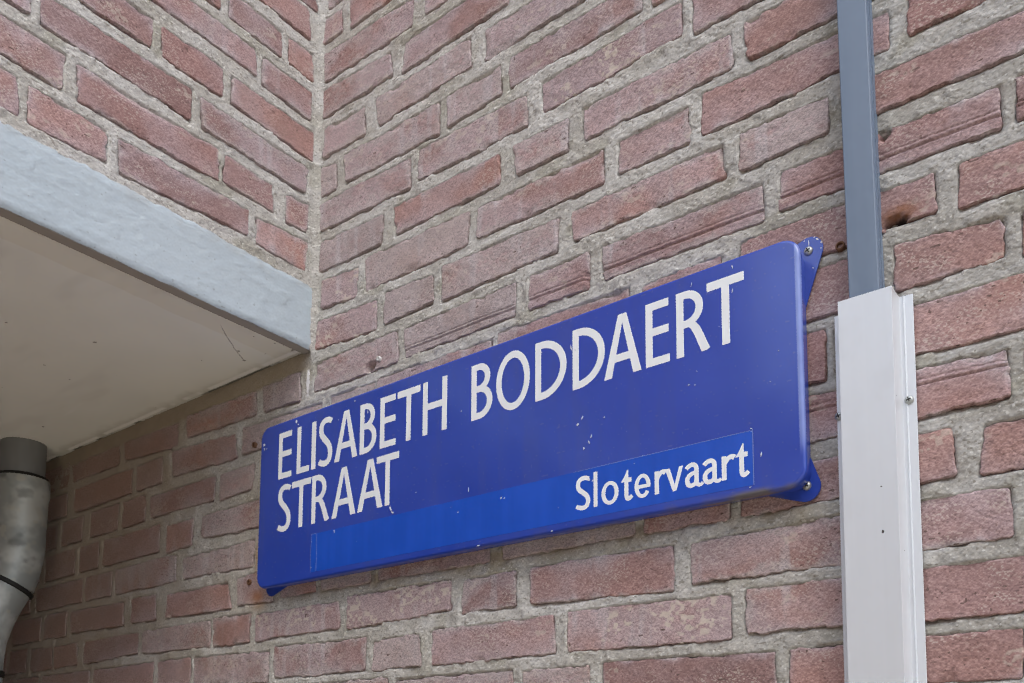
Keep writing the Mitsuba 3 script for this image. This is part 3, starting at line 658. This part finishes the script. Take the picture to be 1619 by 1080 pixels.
def screw(parent, x, z, q, r=0.0045, M=MAIN, turn=20):
    prof = np.array([[0.0, 0.0026], [r * 0.45, 0.0024], [r * 0.8, 0.0017], [r, 0.0006], [r, -0.0010], [0.0, -0.0010]])
    m = trimesh.creation.revolve(prof[::-1], sections=28)
    v = m.vertices
    k = add(parent, 'screw', trimesh.Trimesh(M(v[:, 0] + x, v[:, 1] + z, v[:, 2] + q), m.faces, process=False), 'm_screw', smooth=40)
    cr = so.unary_union([affinity.rotate(sg.box(-r * .55, -r * .13, r * .55, r * .13), turn + d, origin=(0, 0)) for d in (0, 90)])
    cr = affinity.translate(cr, x, z)
    add(k, 'slot', extr(cr, 0.0004, M, q + 0.0023), 'm_slot')
    return k
screw(sign, EARS[0][0], EARS[0][1], 0.0044, turn=25)
screw(sign, EARS[1][0] + 0.001, EARS[1][1] + 0.001, 0.0044, turn=60)

# lettering: humanist capitals cut as strokes, each letter in its own box (metres)
def poly(*p): return sg.Polygon(p)
def stroke(pts, w): return sg.LineString(pts).buffer(w / 2, cap_style=2, join_style=1)
def bez(p, n=14):
    """chain of cubic Beziers through the list p (3k+1 points)"""
    p = np.array(p, float); out = [p[0]]
    for k in range(0, len(p) - 1, 3):
        a, b, c, d = p[k:k + 4]
        for t in np.linspace(0, 1, n + 1)[1:]:
            out.append((1 - t) ** 3 * a + 3 * (1 - t) ** 2 * t * b + 3 * (1 - t) * t * t * c + t ** 3 * d)
    return np.array(out)
def tapered(c, w0, w1, w2):
    """stroke along the curve c whose width runs w0 -> w1 (middle) -> w2"""
    c = np.asarray(c); t = np.gradient(c, axis=0); t /= np.linalg.norm(t, axis=1, keepdims=True)
    n = np.stack([-t[:, 1], t[:, 0]], -1)
    s = np.linspace(0, 1, len(c))[:, None]
    w = np.where(s < .5, w0 + (w1 - w0) * np.sin(s * np.pi), w2 + (w1 - w2) * np.sin(s * np.pi)) / 2
    return sg.Polygon(np.vstack([c + n * w, (c - n * w)[::-1]])).buffer(0)
def half_ring(x0, x1, z0, z1, w, wh):
    """bowl of B, D, R: stem side at x0, bulging to x1; w thickness at the right, wh at top and bottom"""
    def half(x0, x1, z0, z1):
        h = (z1 - z0) / 2; r = min(h, (x1 - x0) * 0.92); k = .5523
        c = x1 - r
        return sg.Polygon(np.vstack([[(x0, z0)], bez([(c, z0), (c + k * r, z0), (x1, z0 + h - k * h), (x1, z0 + h), (x1, z0 + h + k * h), (c + k * r, z1), (c, z1)]), [(x0, z1)]]))
    return half(x0, x1, z0, z1).difference(half(x0 - 0.001, x1 - w, z0 + wh, z1 - wh))
W = 0.0086; WH = 0.0088
def glyph(ch, x0, x1, z0, z1):
    b = sg.box; u = so.unary_union; h = z1 - z0
    if ch == 'I': return b(x0, z0, x1, z1)
    if ch == 'L': return u([b(x0, z0, x0 + W, z1), b(x0, z0, x1, z0 + WH)])
    if ch == 'E': return u([b(x0, z0, x0 + W, z1), b(x0, z0, x1, z0 + WH), b(x0, z1 - WH, x1 - .001, z1), b(x0, z0 + h * .47, x1 - .001, z0 + h * .47 + WH)])
    if ch == 'T': m = (x0 + x1) / 2; return u([b(x0, z1 - WH - .0006, x1, z1), b(m - W / 2, z0, m + W / 2, z1)])
    if ch == 'H': return u([b(x0, z0, x0 + W, z1), b(x1 - W, z0, x1, z1), b(x0, z0 + h * .46, x1, z0 + h * .46 + WH)])
    if ch == 'A':
        m = (x0 + x1) / 2; t = W * .62
        out = poly((x0, z0), (m - t, z1), (m + t, z1), (x1, z0))
        q = W * 1.16
        inn = poly((x0 + q, z0 - 1e-5), (m, z1 - h * .135), (x1 - q * 1.04, z0 - 1e-5))
        return u([out.difference(inn), out.intersection(b(x0, z0 + h * .24, x1, z0 + h * .24 + WH))])
    if ch == 'B':
        return u([b(x0, z0, x0 + W, z1), half_ring(x0, x1 - .0035, z0 + h * .49, z1, W, WH * .92), half_ring(x0, x1, z0, z0 + h * .49 + WH * .9, W, WH * .95)])
    if ch == 'D': return u([b(x0, z0, x0 + W, z1), half_ring(x0, x1, z0, z1, W * 1.04, WH)])
    if ch == 'R':
        bw = x0 + (x1 - x0) * .80
        leg = tapered(bez([(x0 + (bw - x0) * .50, z0 + h * .475), (x0 + (x1 - x0) * .60, z0 + h * .44), (x0 + (x1 - x0) * .70, z0 + h * .2), (x1 - W * .58, z0)]), W * .8, W * 1.05, W * 1.12).union(b(0, 0, 0, 0))
        return u([b(x0, z0, x0 + W, z1), half_ring(x0, bw, z0 + h * .43, z1, W, WH * .95), leg.intersection(b(x0, z0, x1 + .004, z1))])
    if ch == 'O':
        k = .5523; cx, cz, rx, rz = (x0 + x1) / 2, (z0 + z1) / 2, (x1 - x0) / 2, h / 2 + .0012
        el = lambda rx, rz: sg.Polygon([(cx + rx * math.cos(a), cz + rz * math.sin(a)) for a in np.linspace(0, 2 * math.pi, 73)[:-1]])
        return el(rx, rz).difference(el(rx - W * .98, rz - WH))
    if ch == 'S':
        w = x1 - x0; X = lambda f: x0 + w * f; Z = lambda f: z0 - .001 + (h + .002) * f
        c = bez([(X(.93), Z(.885)), (X(.72), Z(.955)), (X(.13), Z(.985)), (X(.145), Z(.745)), (X(.155), Z(.56)), (X(.86), Z(.50)), (X(.855), Z(.255)), (X(.85), Z(.01)), (X(.30), Z(.035)), (X(.03), Z(.125))])
        return tapered(c, W * .95, W * 1.08, W * .95)
text = []
CT, CB = -0.6925, -0.7640
for ch, a, b_ in (('E', -.0365, -.0055), ('L', .0065, .0350), ('I', .0395, .0490), ('S', .0560, .0850), ('A', .0900, .1380), ('B', .1425, .1755), ('E', .1825, .2130), ('T', .2155, .2575), ('H', .2625, .3050),
                  ('B', .3460, .3800), ('O', .3860, .4375), ('D', .4455, .4905), ('D', .4990, .5425), ('A', .5415, .5890), ('E', .5945, .6235), ('R', .6315, .6705), ('T', .6670, .7080)):
    text.append(glyph(ch, a, b_, CB, CT))
CT2, CB2 = -0.7745, -0.8455
for ch, a, b_ in (('S', -.0345, -.0045), ('T', -.0030, .0405), ('R', .0430, .0825), ('A', .0870, .1365), ('A', .1400, .1900), ('T', .1775, .2200)):
    text.append(glyph(ch, a, b_, CB2, CT2))
for g in text: add(sign, 'letter', extr(g, 0.00025, MAIN, SD - 0.00005), 'm_print')

# the overlaid strip with the district name
foil = sg.box(0.0445, -0.9165, 0.7135, -0.8610).buffer(-.001).buffer(.001)
fk = add(sign, 'sticker', extr(foil, 0.00035, MAIN, SD), 'm_foil', label='brighter blue strip pasted along the bottom of the sign')
for e in ((0.0565, -0.9165, 0.0570, -0.8610), (0.7131, -0.9165, 0.7138, -0.8600), (0.0445, -0.9165, 0.0448, -0.8610), (0.0450, -.8612, .054, -.8606), (.50, -.86115, .7128, -.8607)):
    add(fk, 'edge', extr(sg.box(*e), 0.0003, MAIN, SD + 0.0002), 'm_foil_edge')
def low(ch, x0, x1, zb, xh):
    """lower-case letters, base line zb, x-height xh"""
    b = sg.box; u = so.unary_union; w = x1 - x0; s = .0051; X = lambda f: x0 + w * f; Z = lambda f: zb + xh * f
    if ch == 'S':
        c = bez([(X(.90), Z(1.36)), (X(.66), Z(1.48)), (X(.12), Z(1.50)), (X(.15), Z(1.10)), (X(.18), Z(.80)), (X(.86), Z(.74)), (X(.845), Z(.36)), (X(.83), Z(-.05)), (X(.26), Z(.06)), (X(.03), Z(.19))])
        return tapered(c, s * .95, s * 1.12, s * .95)
    if ch == 'l': return b(x0, zb, x1, zb + xh * 1.60)
    if ch == 'o':
        el = lambda rx, rz: sg.Polygon([((x0 + x1) / 2 + rx * math.cos(a), Z(.5) + rz * math.sin(a)) for a in np.linspace(0, 2 * math.pi, 49)[:-1]])
        return el(w / 2, xh * .53).difference(el(w / 2 - s, xh * .53 - s * .82))
    if ch == 't':
        st = x0 + w * .30
        stem = u([b(st, Z(.24), st + s, Z(1.0)), poly((x0, Z(.84)), (st, Z(1.06)), (st + s * .75, Z(1.36)), (st + s, Z(1.36)), (st + s, Z(.84))), b(st, Z(.80), x1 - .0006, Z(1.0))])
        tail = tapered(bez([(st + s / 2, Z(.30)), (st + s * .5, Z(-.02)), (X(.72), Z(.03)), (x1, Z(.18))], 10), s, s * .95, s * .85)
        return u([stem, tail])
    if ch == 'e':
        el = lambda rx, rz: sg.Polygon([((x0 + x1) / 2 + rx * math.cos(a), Z(.5) + rz * math.sin(a)) for a in np.linspace(0, 2 * math.pi, 49)[:-1]])
        ring = el(w / 2, xh * .53).difference(el(w / 2 - s * .95, xh * .53 - s * .82))
        ring = ring.difference(poly((X(.5), Z(.42)), (X(1.1), Z(.42)), (X(1.1), Z(.12)), (X(.93), Z(.20)), (X(.5), Z(.36))))
        return u([ring, b(X(.12), Z(.40), X(.985), Z(.56))])
    if ch == 'r':
        arm = tapered(bez([(x0 + s * .6, Z(.58)), (x0 + s * 1.0, Z(.88)), (X(.70), Z(1.02)), (x1, Z(.86))], 10), s * .6, s * .95, s * 1.15)
        return u([b(x0, zb, x0 + s, Z(1.0)), arm])
    if ch == 'v':
        m = (x0 + x1) / 2 + .0004
        return u([poly((x0, Z(1)), (x0 + s * 1.06, Z(1)), (m + s * .42, Z(0)), (m - s * .40, Z(-.03))), poly((x1 - s * .92, Z(1)), (x1, Z(1)), (m + s * .42, Z(0)), (m - s * .40, Z(-.03)))])
    if ch == 'a':
        xr = x0 + w * .78
        top = tapered(bez([(X(.08), Z(.80)), (X(.22), Z(.98)), (xr - s * .2, Z(1.06)), (xr - s / 2, Z(.62))], 12), s * .95, s * .95, s)
        stem = b(xr - s, Z(.14), xr, Z(.66))
        foot = tapered(bez([(xr - s / 2, Z(.20)), (xr - s * .4, Z(-.02)), (X(.92), Z(.0)), (x1, Z(.12))], 8), s, s * .75, s * .7)
        bowl = tapered(bez([(xr - s / 2, Z(.60)), (X(.30), Z(.58)), (X(.08), Z(.46)), (X(.13), Z(.24)), (X(.18), Z(.0)), (X(.52), Z(.02)), (xr - s / 2, Z(.22))], 10), s * .8, s * 1.0, s * .8)
        return u([top, stem, foot, bowl])
XH = 0.0250; ZB = -0.9062
for ch, a, b_ in (('S', .5030, .5225), ('l', .5268, .5318), ('o', .5370, .5590), ('t', .5620, .5760), ('e', .5790, .5985), ('r', .6035, .6165), ('v', .6160, .6370), ('a', .6390, .6590), ('a', .6590, .6790), ('r', .6800, .6940), ('t', .6945, .7085)):
    add(fk, 'letter', extr(low(ch, a, b_, ZB, XH), 0.0002, MAIN, SD + 0.0003), 'm_print')

# chipped enamel, scratches and threads on the panel
rng = np.random.default_rng(4)
chips = []
def chip(x, z, l, w, ang):
    n = 7; a = np.linspace(0, 2 * np.pi, n + 1)[:-1]
    r = rng.uniform(.6, 1.15, n)
    p = sg.Polygon(np.stack([np.cos(a) * l / 2 * r, np.sin(a) * w / 2 * r], -1))
    return affinity.translate(affinity.rotate(p, ang, origin=(0, 0)), x, z)
for c in ((-.073, -.702, .006, .004, 30), (-.0715, -.7085, .004, .003, 80), (-.066, -.709, .002, .002, 0), (.0035, -.6825, .004, .006, 10), (.0085, -.688, .002, .004, 60), (.131, -.683, .0022, .0022, 0),
          (.158, -.705, .0016, .005, 0), (.206, -.851, .003, .010, 25), (.210, -.857, .003, .004, 60), (.497, -.712, .002, .007, 15), (.503, -.717, .003, .0025, 0), (.455, -.706, .0015, .003, 90),
          (.512, -.800, .002, .006, -25), (.506, -.806, .004, .003, 30), (.541, -.806, .002, .002, 0), (.524, -.824, .0015, .006, -15), (.514, -.836, .0025, .003, 0), (.521, -.830, .0014, .005, 20), (.645, -.796, .0025, .0014, 0),
          (.652, -.798, .0016, .0012, 0), (.5210, -.8735, .0035, .003, 20), (.5255, -.8755, .0022, .002, 0), (.343, -.8515, .0012, .0060, 0), (.395, -.8715, .0040, .0020, 40), (.400, -.8725, .0020, .0014, 0), (.722, -.8875, .0016, .0055, -15),
          (.7095, -.9185, .0030, .0014, 20), (.712, -.8590, .0030, .0012, -30), (.326, -.8770, .0012, .0020, 0), (.094, -.8640, .0010, .0050, 0), (.046, -.9100, .0016, .0016, 0), (.046, -.872, .0012, .0012, 0), (.330, -.747, .0022, .0018, 0),
          (.6955, -.7095, .0010, .0060, -12), (.6500, -.6880, .0010, .0060, -20), (.6960, -.6840, .0010, .0050, 10), (.7420, -.7870, .0014, .0012, 0), (.36, -.9245, .006, .002, 0), (.47, -.924, .003, .0015, 0)):
    chips.append(chip(*c))
for k in range(24):
    x, z = rng.uniform(-.06, .75), rng.uniform(-.92, -.68)
    chips.append(chip(x, z, rng.uniform(.0005, .0012), rng.uniform(.0005, .0012), rng.uniform(0, 180)))
add(sign, 'paint_chips', extr(so.unary_union(chips), 0.00025, MAIN, SD + 0.00045), 'm_chip', kind='stuff', label='small pale chips and scratches in the enamel')
lug_chips = [chip(EARS[0][0] + dx, EARS[0][1] + dz, l, w, a) for dx, dz, l, w, a in ((.009, .0095, .004, .002, -40), (.013, .005, .003, .002, -70), (.0125, -.001, .0016, .0016, 0), (.006, .0125, .002, .0012, 0), (-.004, .012, .002, .0012, 20), (.0005, .008, .0010, .008, 0), (.004, -.019, .0016, .0016, 0))]
add(ears[0], 'paint_chips', extr(so.unary_union(lug_chips), 0.0003, MAIN, 0.0039), 'm_chip', kind='stuff')

# ------------------------------------------------------------------ grey-blue cable trunking and its aluminium cover
def lean(m, dx):                                        # slightly off plumb: dx metres to the right per metre of fall
    v = m.vertices.copy(); v[:, 0] += -(v[:, 2] + 0.75) * dx
    return trimesh.Trimesh(v, m.faces, process=False)
trunk = thing('cable_trunking', 'narrow grey-blue plastic cable duct running up the wall right of the sign', 'cable duct')
tx0, tx1, td = 0.8090, 0.8366, 0.0245
add(trunk, 'lid', lean(box(tx0, tx1, -td, -0.0105, -0.86, 1.6, 0.0012), .006), 'm_trunk', smooth=30)
add(trunk, 'base', lean(box(tx0 + .0012, tx1 - .0012, -0.0100, 0.002, -0.86, 1.6, 0.0006), .006), 'm_trunk', smooth=30)
add(trunk, 'rib', lean(box(tx1 - .0002, tx1 + .0009, -0.0195, -0.0180, -0.86, 1.6), .006), 'm_trunk')
add(trunk, 'rib', lean(box(tx1 - .0002, tx1 + .0009, -0.0150, -0.0138, -0.86, 1.6), .006), 'm_trunk')
cover = thing('metal_cover', 'white aluminium hat-shaped cover strip screwed over the lower cable duct', 'cover strip')
ax0, ax1, ad, fl, th = 0.8004, 0.8490, 0.0310, 0.0118, 0.0014
pts = [(ax0 - fl, .0030), (ax0 - fl, .0030 + th), (ax0, .0030 + th), (ax0, ad), (ax1, ad), (ax1, .0030 + th + .0006), (ax1 + .0028, .0030 + th + .0004), (ax1 + .0032, .0030 + th + .0016), (ax1 + .0040, .0030 + th + .0016), (ax1 + .0044, .0030 + th), (ax1 + fl, .0030 + th), (ax1 + fl, .0030), (ax1 - th, .0030), (ax1 - th, ad - th), (ax0 + th, ad - th), (ax0 + th, .0030)]
hat = sg.Polygon(pts).buffer(-.0004).buffer(.0008).buffer(-.0004)
hm = trimesh.creation.extrude_polygon(hat, 2.0, engine='earcut')
v = hm.vertices
zTop = -0.7565
hatm = trimesh.Trimesh(np.stack([v[:, 0], -v[:, 1], zTop - v[:, 2]], -1), hm.faces, process=False)
add(cover, 'channel', lean(hatm, -.006), 'm_alu', smooth=25)
for x, z in ((0.8539, -0.8573), (0.7901, -0.8574)):
    screw(cover, x, z, .0030 + th + .0008, r=.0040, turn=15)
for x, z in ((ax1 + .0066, -1.9), (ax0 - .0062, -1.9)): pass

# ------------------------------------------------------------------ drainpipe in the corner under the ceiling
def tube(path, rad, sec=40):
    path = np.asarray(path, float); t = np.gradient(path, axis=0); t /= np.linalg.norm(t, axis=1, keepdims=True)
    side = np.array([0.0, 1.0, 0.0])
    n = np.cross(t, side); n /= np.linalg.norm(n, axis=1, keepdims=True)
    b = np.cross(t, n)
    a = np.linspace(0, 2 * np.pi, sec + 1)[:-1]
    rad = np.broadcast_to(rad, (len(path),))
    V = path[:, None] + rad[:, None, None] * (np.cos(a)[None, :, None] * n[:, None] + np.sin(a)[None, :, None] * b[:, None])
    i, j = np.meshgrid(np.arange(len(path) - 1), np.arange(sec), indexing='ij')
    q = np.stack([i * sec + j, i * sec + (j + 1) % sec, (i + 1) * sec + (j + 1) % sec, (i + 1) * sec + j], -1).reshape(-1, 4)
    return trimesh.Trimesh(V.reshape(-1, 3), tris(q), process=False)
px, py = -0.787, -0.079
pipe = thing('drainpipe', 'grey zinc drainpipe bend with a dark plastic collar below the ceiling', 'drainpipe')
add(pipe, 'collar', tube([(px, py, z) for z in (-0.5545, -0.556, -0.600, -0.630, -0.65)], [.0405, .0415, .0415, .0415, .038]), 'm_pvc', smooth=40, label='dark grey plastic collar')
add(pipe, 'seal', tube([(px, py, z) for z in (-0.6225, -0.6245, -0.6320, -0.6345)], [.0412, .0475, .0505, .0480]), 'm_rubber', smooth=40)
def arc(p0, p1, p2, n=16): t = np.linspace(0, 1, n)[:, None]; return (1 - t) ** 2 * np.array(p0) + 2 * t * (1 - t) * np.array(p1) + t * t * np.array(p2)
upper = np.vstack([[(px, py, z) for z in (-0.6300, -0.6310, -0.6340, -0.6500, -0.6620, -0.6680, -0.74)], arc((px, py, -0.765), (px, py - .002, -0.800), (px - .006, py - 0.012, -0.842), 14)])
rr = np.concatenate([[.0480, .0512, .0522, .0520, .0520, .0500, .0490], np.linspace(.0490, .0480, 14)])
add(pipe, 'bend', tube(upper, rr), 'm_zinc', smooth=40, label='weathered zinc socket and bend')
lowp = np.vstack([arc((px - .005, py - 0.010, -0.836), (px - .015, py - 0.032, -0.890), (px - .016, py - 0.040, -0.940), 12), arc((px - .0162, py - 0.041, -0.946), (px - .017, py - .046, -0.975), (px - .017, py - .046, -1.01), 10), [(px - .017, py - .046, -1.4), (px - .017, py - .046, -2.8)]])
add(pipe, 'lower_pipe', tube(lowp, np.concatenate([np.linspace(.0465, .0385, 12), np.full(len(lowp) - 12, .0375)])), 'm_zinc', smooth=40)
sp = np.array([px - .006, py - 0.012, -0.842]); dd = np.array([-.011, -.026, -.059]); dd /= np.linalg.norm(dd)
add(pipe, 'seal', tube([sp - dd * .0045, sp - dd * .0035, sp + dd * .0035, sp + dd * .005], [.0478, .0500, .0500, .046]), 'm_rubber', smooth=40, label='black rubber seal between the zinc pieces')
add(pipe, 'seal', tube([(px - .017, py - .046, z) for z in (-1.012, -1.014, -1.024, -1.026)], [.037, .0405, .0405, .037]), 'm_rubber', smooth=40)
seam = np.array([(px + .0505 * math.cos(a), py + .0505 * math.sin(a)) for a in (-.9,)])[0]
add(pipe, 'bracket', tube([(px - .017, py - .046, z) for z in (-1.046, -1.0465, -1.0735, -1.074)], [.0380, .0400, .0400, .0380]), 'm_screw', smooth=40)

# ------------------------------------------------------------------ small fixings left in the wall
def knob(prof, x, z, q):
    m = trimesh.creation.revolve(np.array(prof), sections=20); v = m.vertices
    return trimesh.Trimesh(MAIN(v[:, 0] + x, v[:, 1] + z, v[:, 2] + q), m.faces, process=False)
pl = thing('wall_plug', 'small white wall plug in a chipped brick above the sign', 'wall plug')
add(pl, 'cap', knob([(0, -.004), (.0036, -.004), (.0036, .002), (.0030, .0034), (.0018, .0034), (.0014, .0010), (0, .0010)], 0.1482, -0.6154, .001), 'm_plug', smooth=30)
for (x, z), lab in (((0.7962, -0.6854), 'rusty hollow anchor in the brick between the sign and the cable duct'), ((-0.137, -0.6788), 'rusty anchor at the upper left corner of the blue sign'), ((-0.1381, -0.9035), 'rusty anchor at the lower left corner of the blue sign')):
    k = thing('wall_anchor', lab, 'wall anchor')
    add(k, 'sleeve', knob([(.0030, -.006), (.0046, -.006), (.0046, .0030), (.0040, .0038), (.0030, .0038), (.0026, -.004)], x, z, .0005), 'm_rust', smooth=30)
    add(k, 'core', knob([(0, -.002), (.0029, -.002), (.0029, -.001), (0, -.0006)], x, z, .0005), 'm_slot')

# ------------------------------------------------------------------ unseen houses, added across the street to close off the low sky
rough('m_facade', mikit.proc(lambda p, n, uv: mikit.mix((0.20, 0.13, 0.11), (0.28, 0.20, 0.17), fb(p, 2.0, 1.0))), 0.9, 0.2)
for k in range(4):
    hx = -28 + k * 15.0
    hs = thing('added_row_house', ['unseen row house added to block low sky, farthest left', 'unseen row house added to block low sky, second from left', 'unseen row house added to block low sky, second from right', 'unseen row house added to block low sky, farthest right'][k], 'house')
    add(hs, 'wall', box(hx, hx + 14.99, -25.0, -16.0, -2.8, 4.6), 'm_facade')
    add(hs, 'roof', trimesh.convex.convex_hull(np.array([(hx, -25.2, 4.61), (hx, -15.8, 4.61), (hx, -20.5, 7.8), (hx + 14.99, -25.2, 4.61), (hx + 14.99, -15.8, 4.61), (hx + 14.99, -20.5, 7.8)])), 'm_rust')
# ------------------------------------------------------------------ ground
g = trimesh.Trimesh([(-60, -60, -2.8), (60, -60, -2.8), (60, 60, -2.8), (-60, 60, -2.8)], [[0, 1, 2], [0, 2, 3]], process=False)
add(None, 'ground', g, 'm_ground')
labels['ground'] = {'label': 'paved ground in front of the building', 'category': 'ground', 'kind': 'structure'}
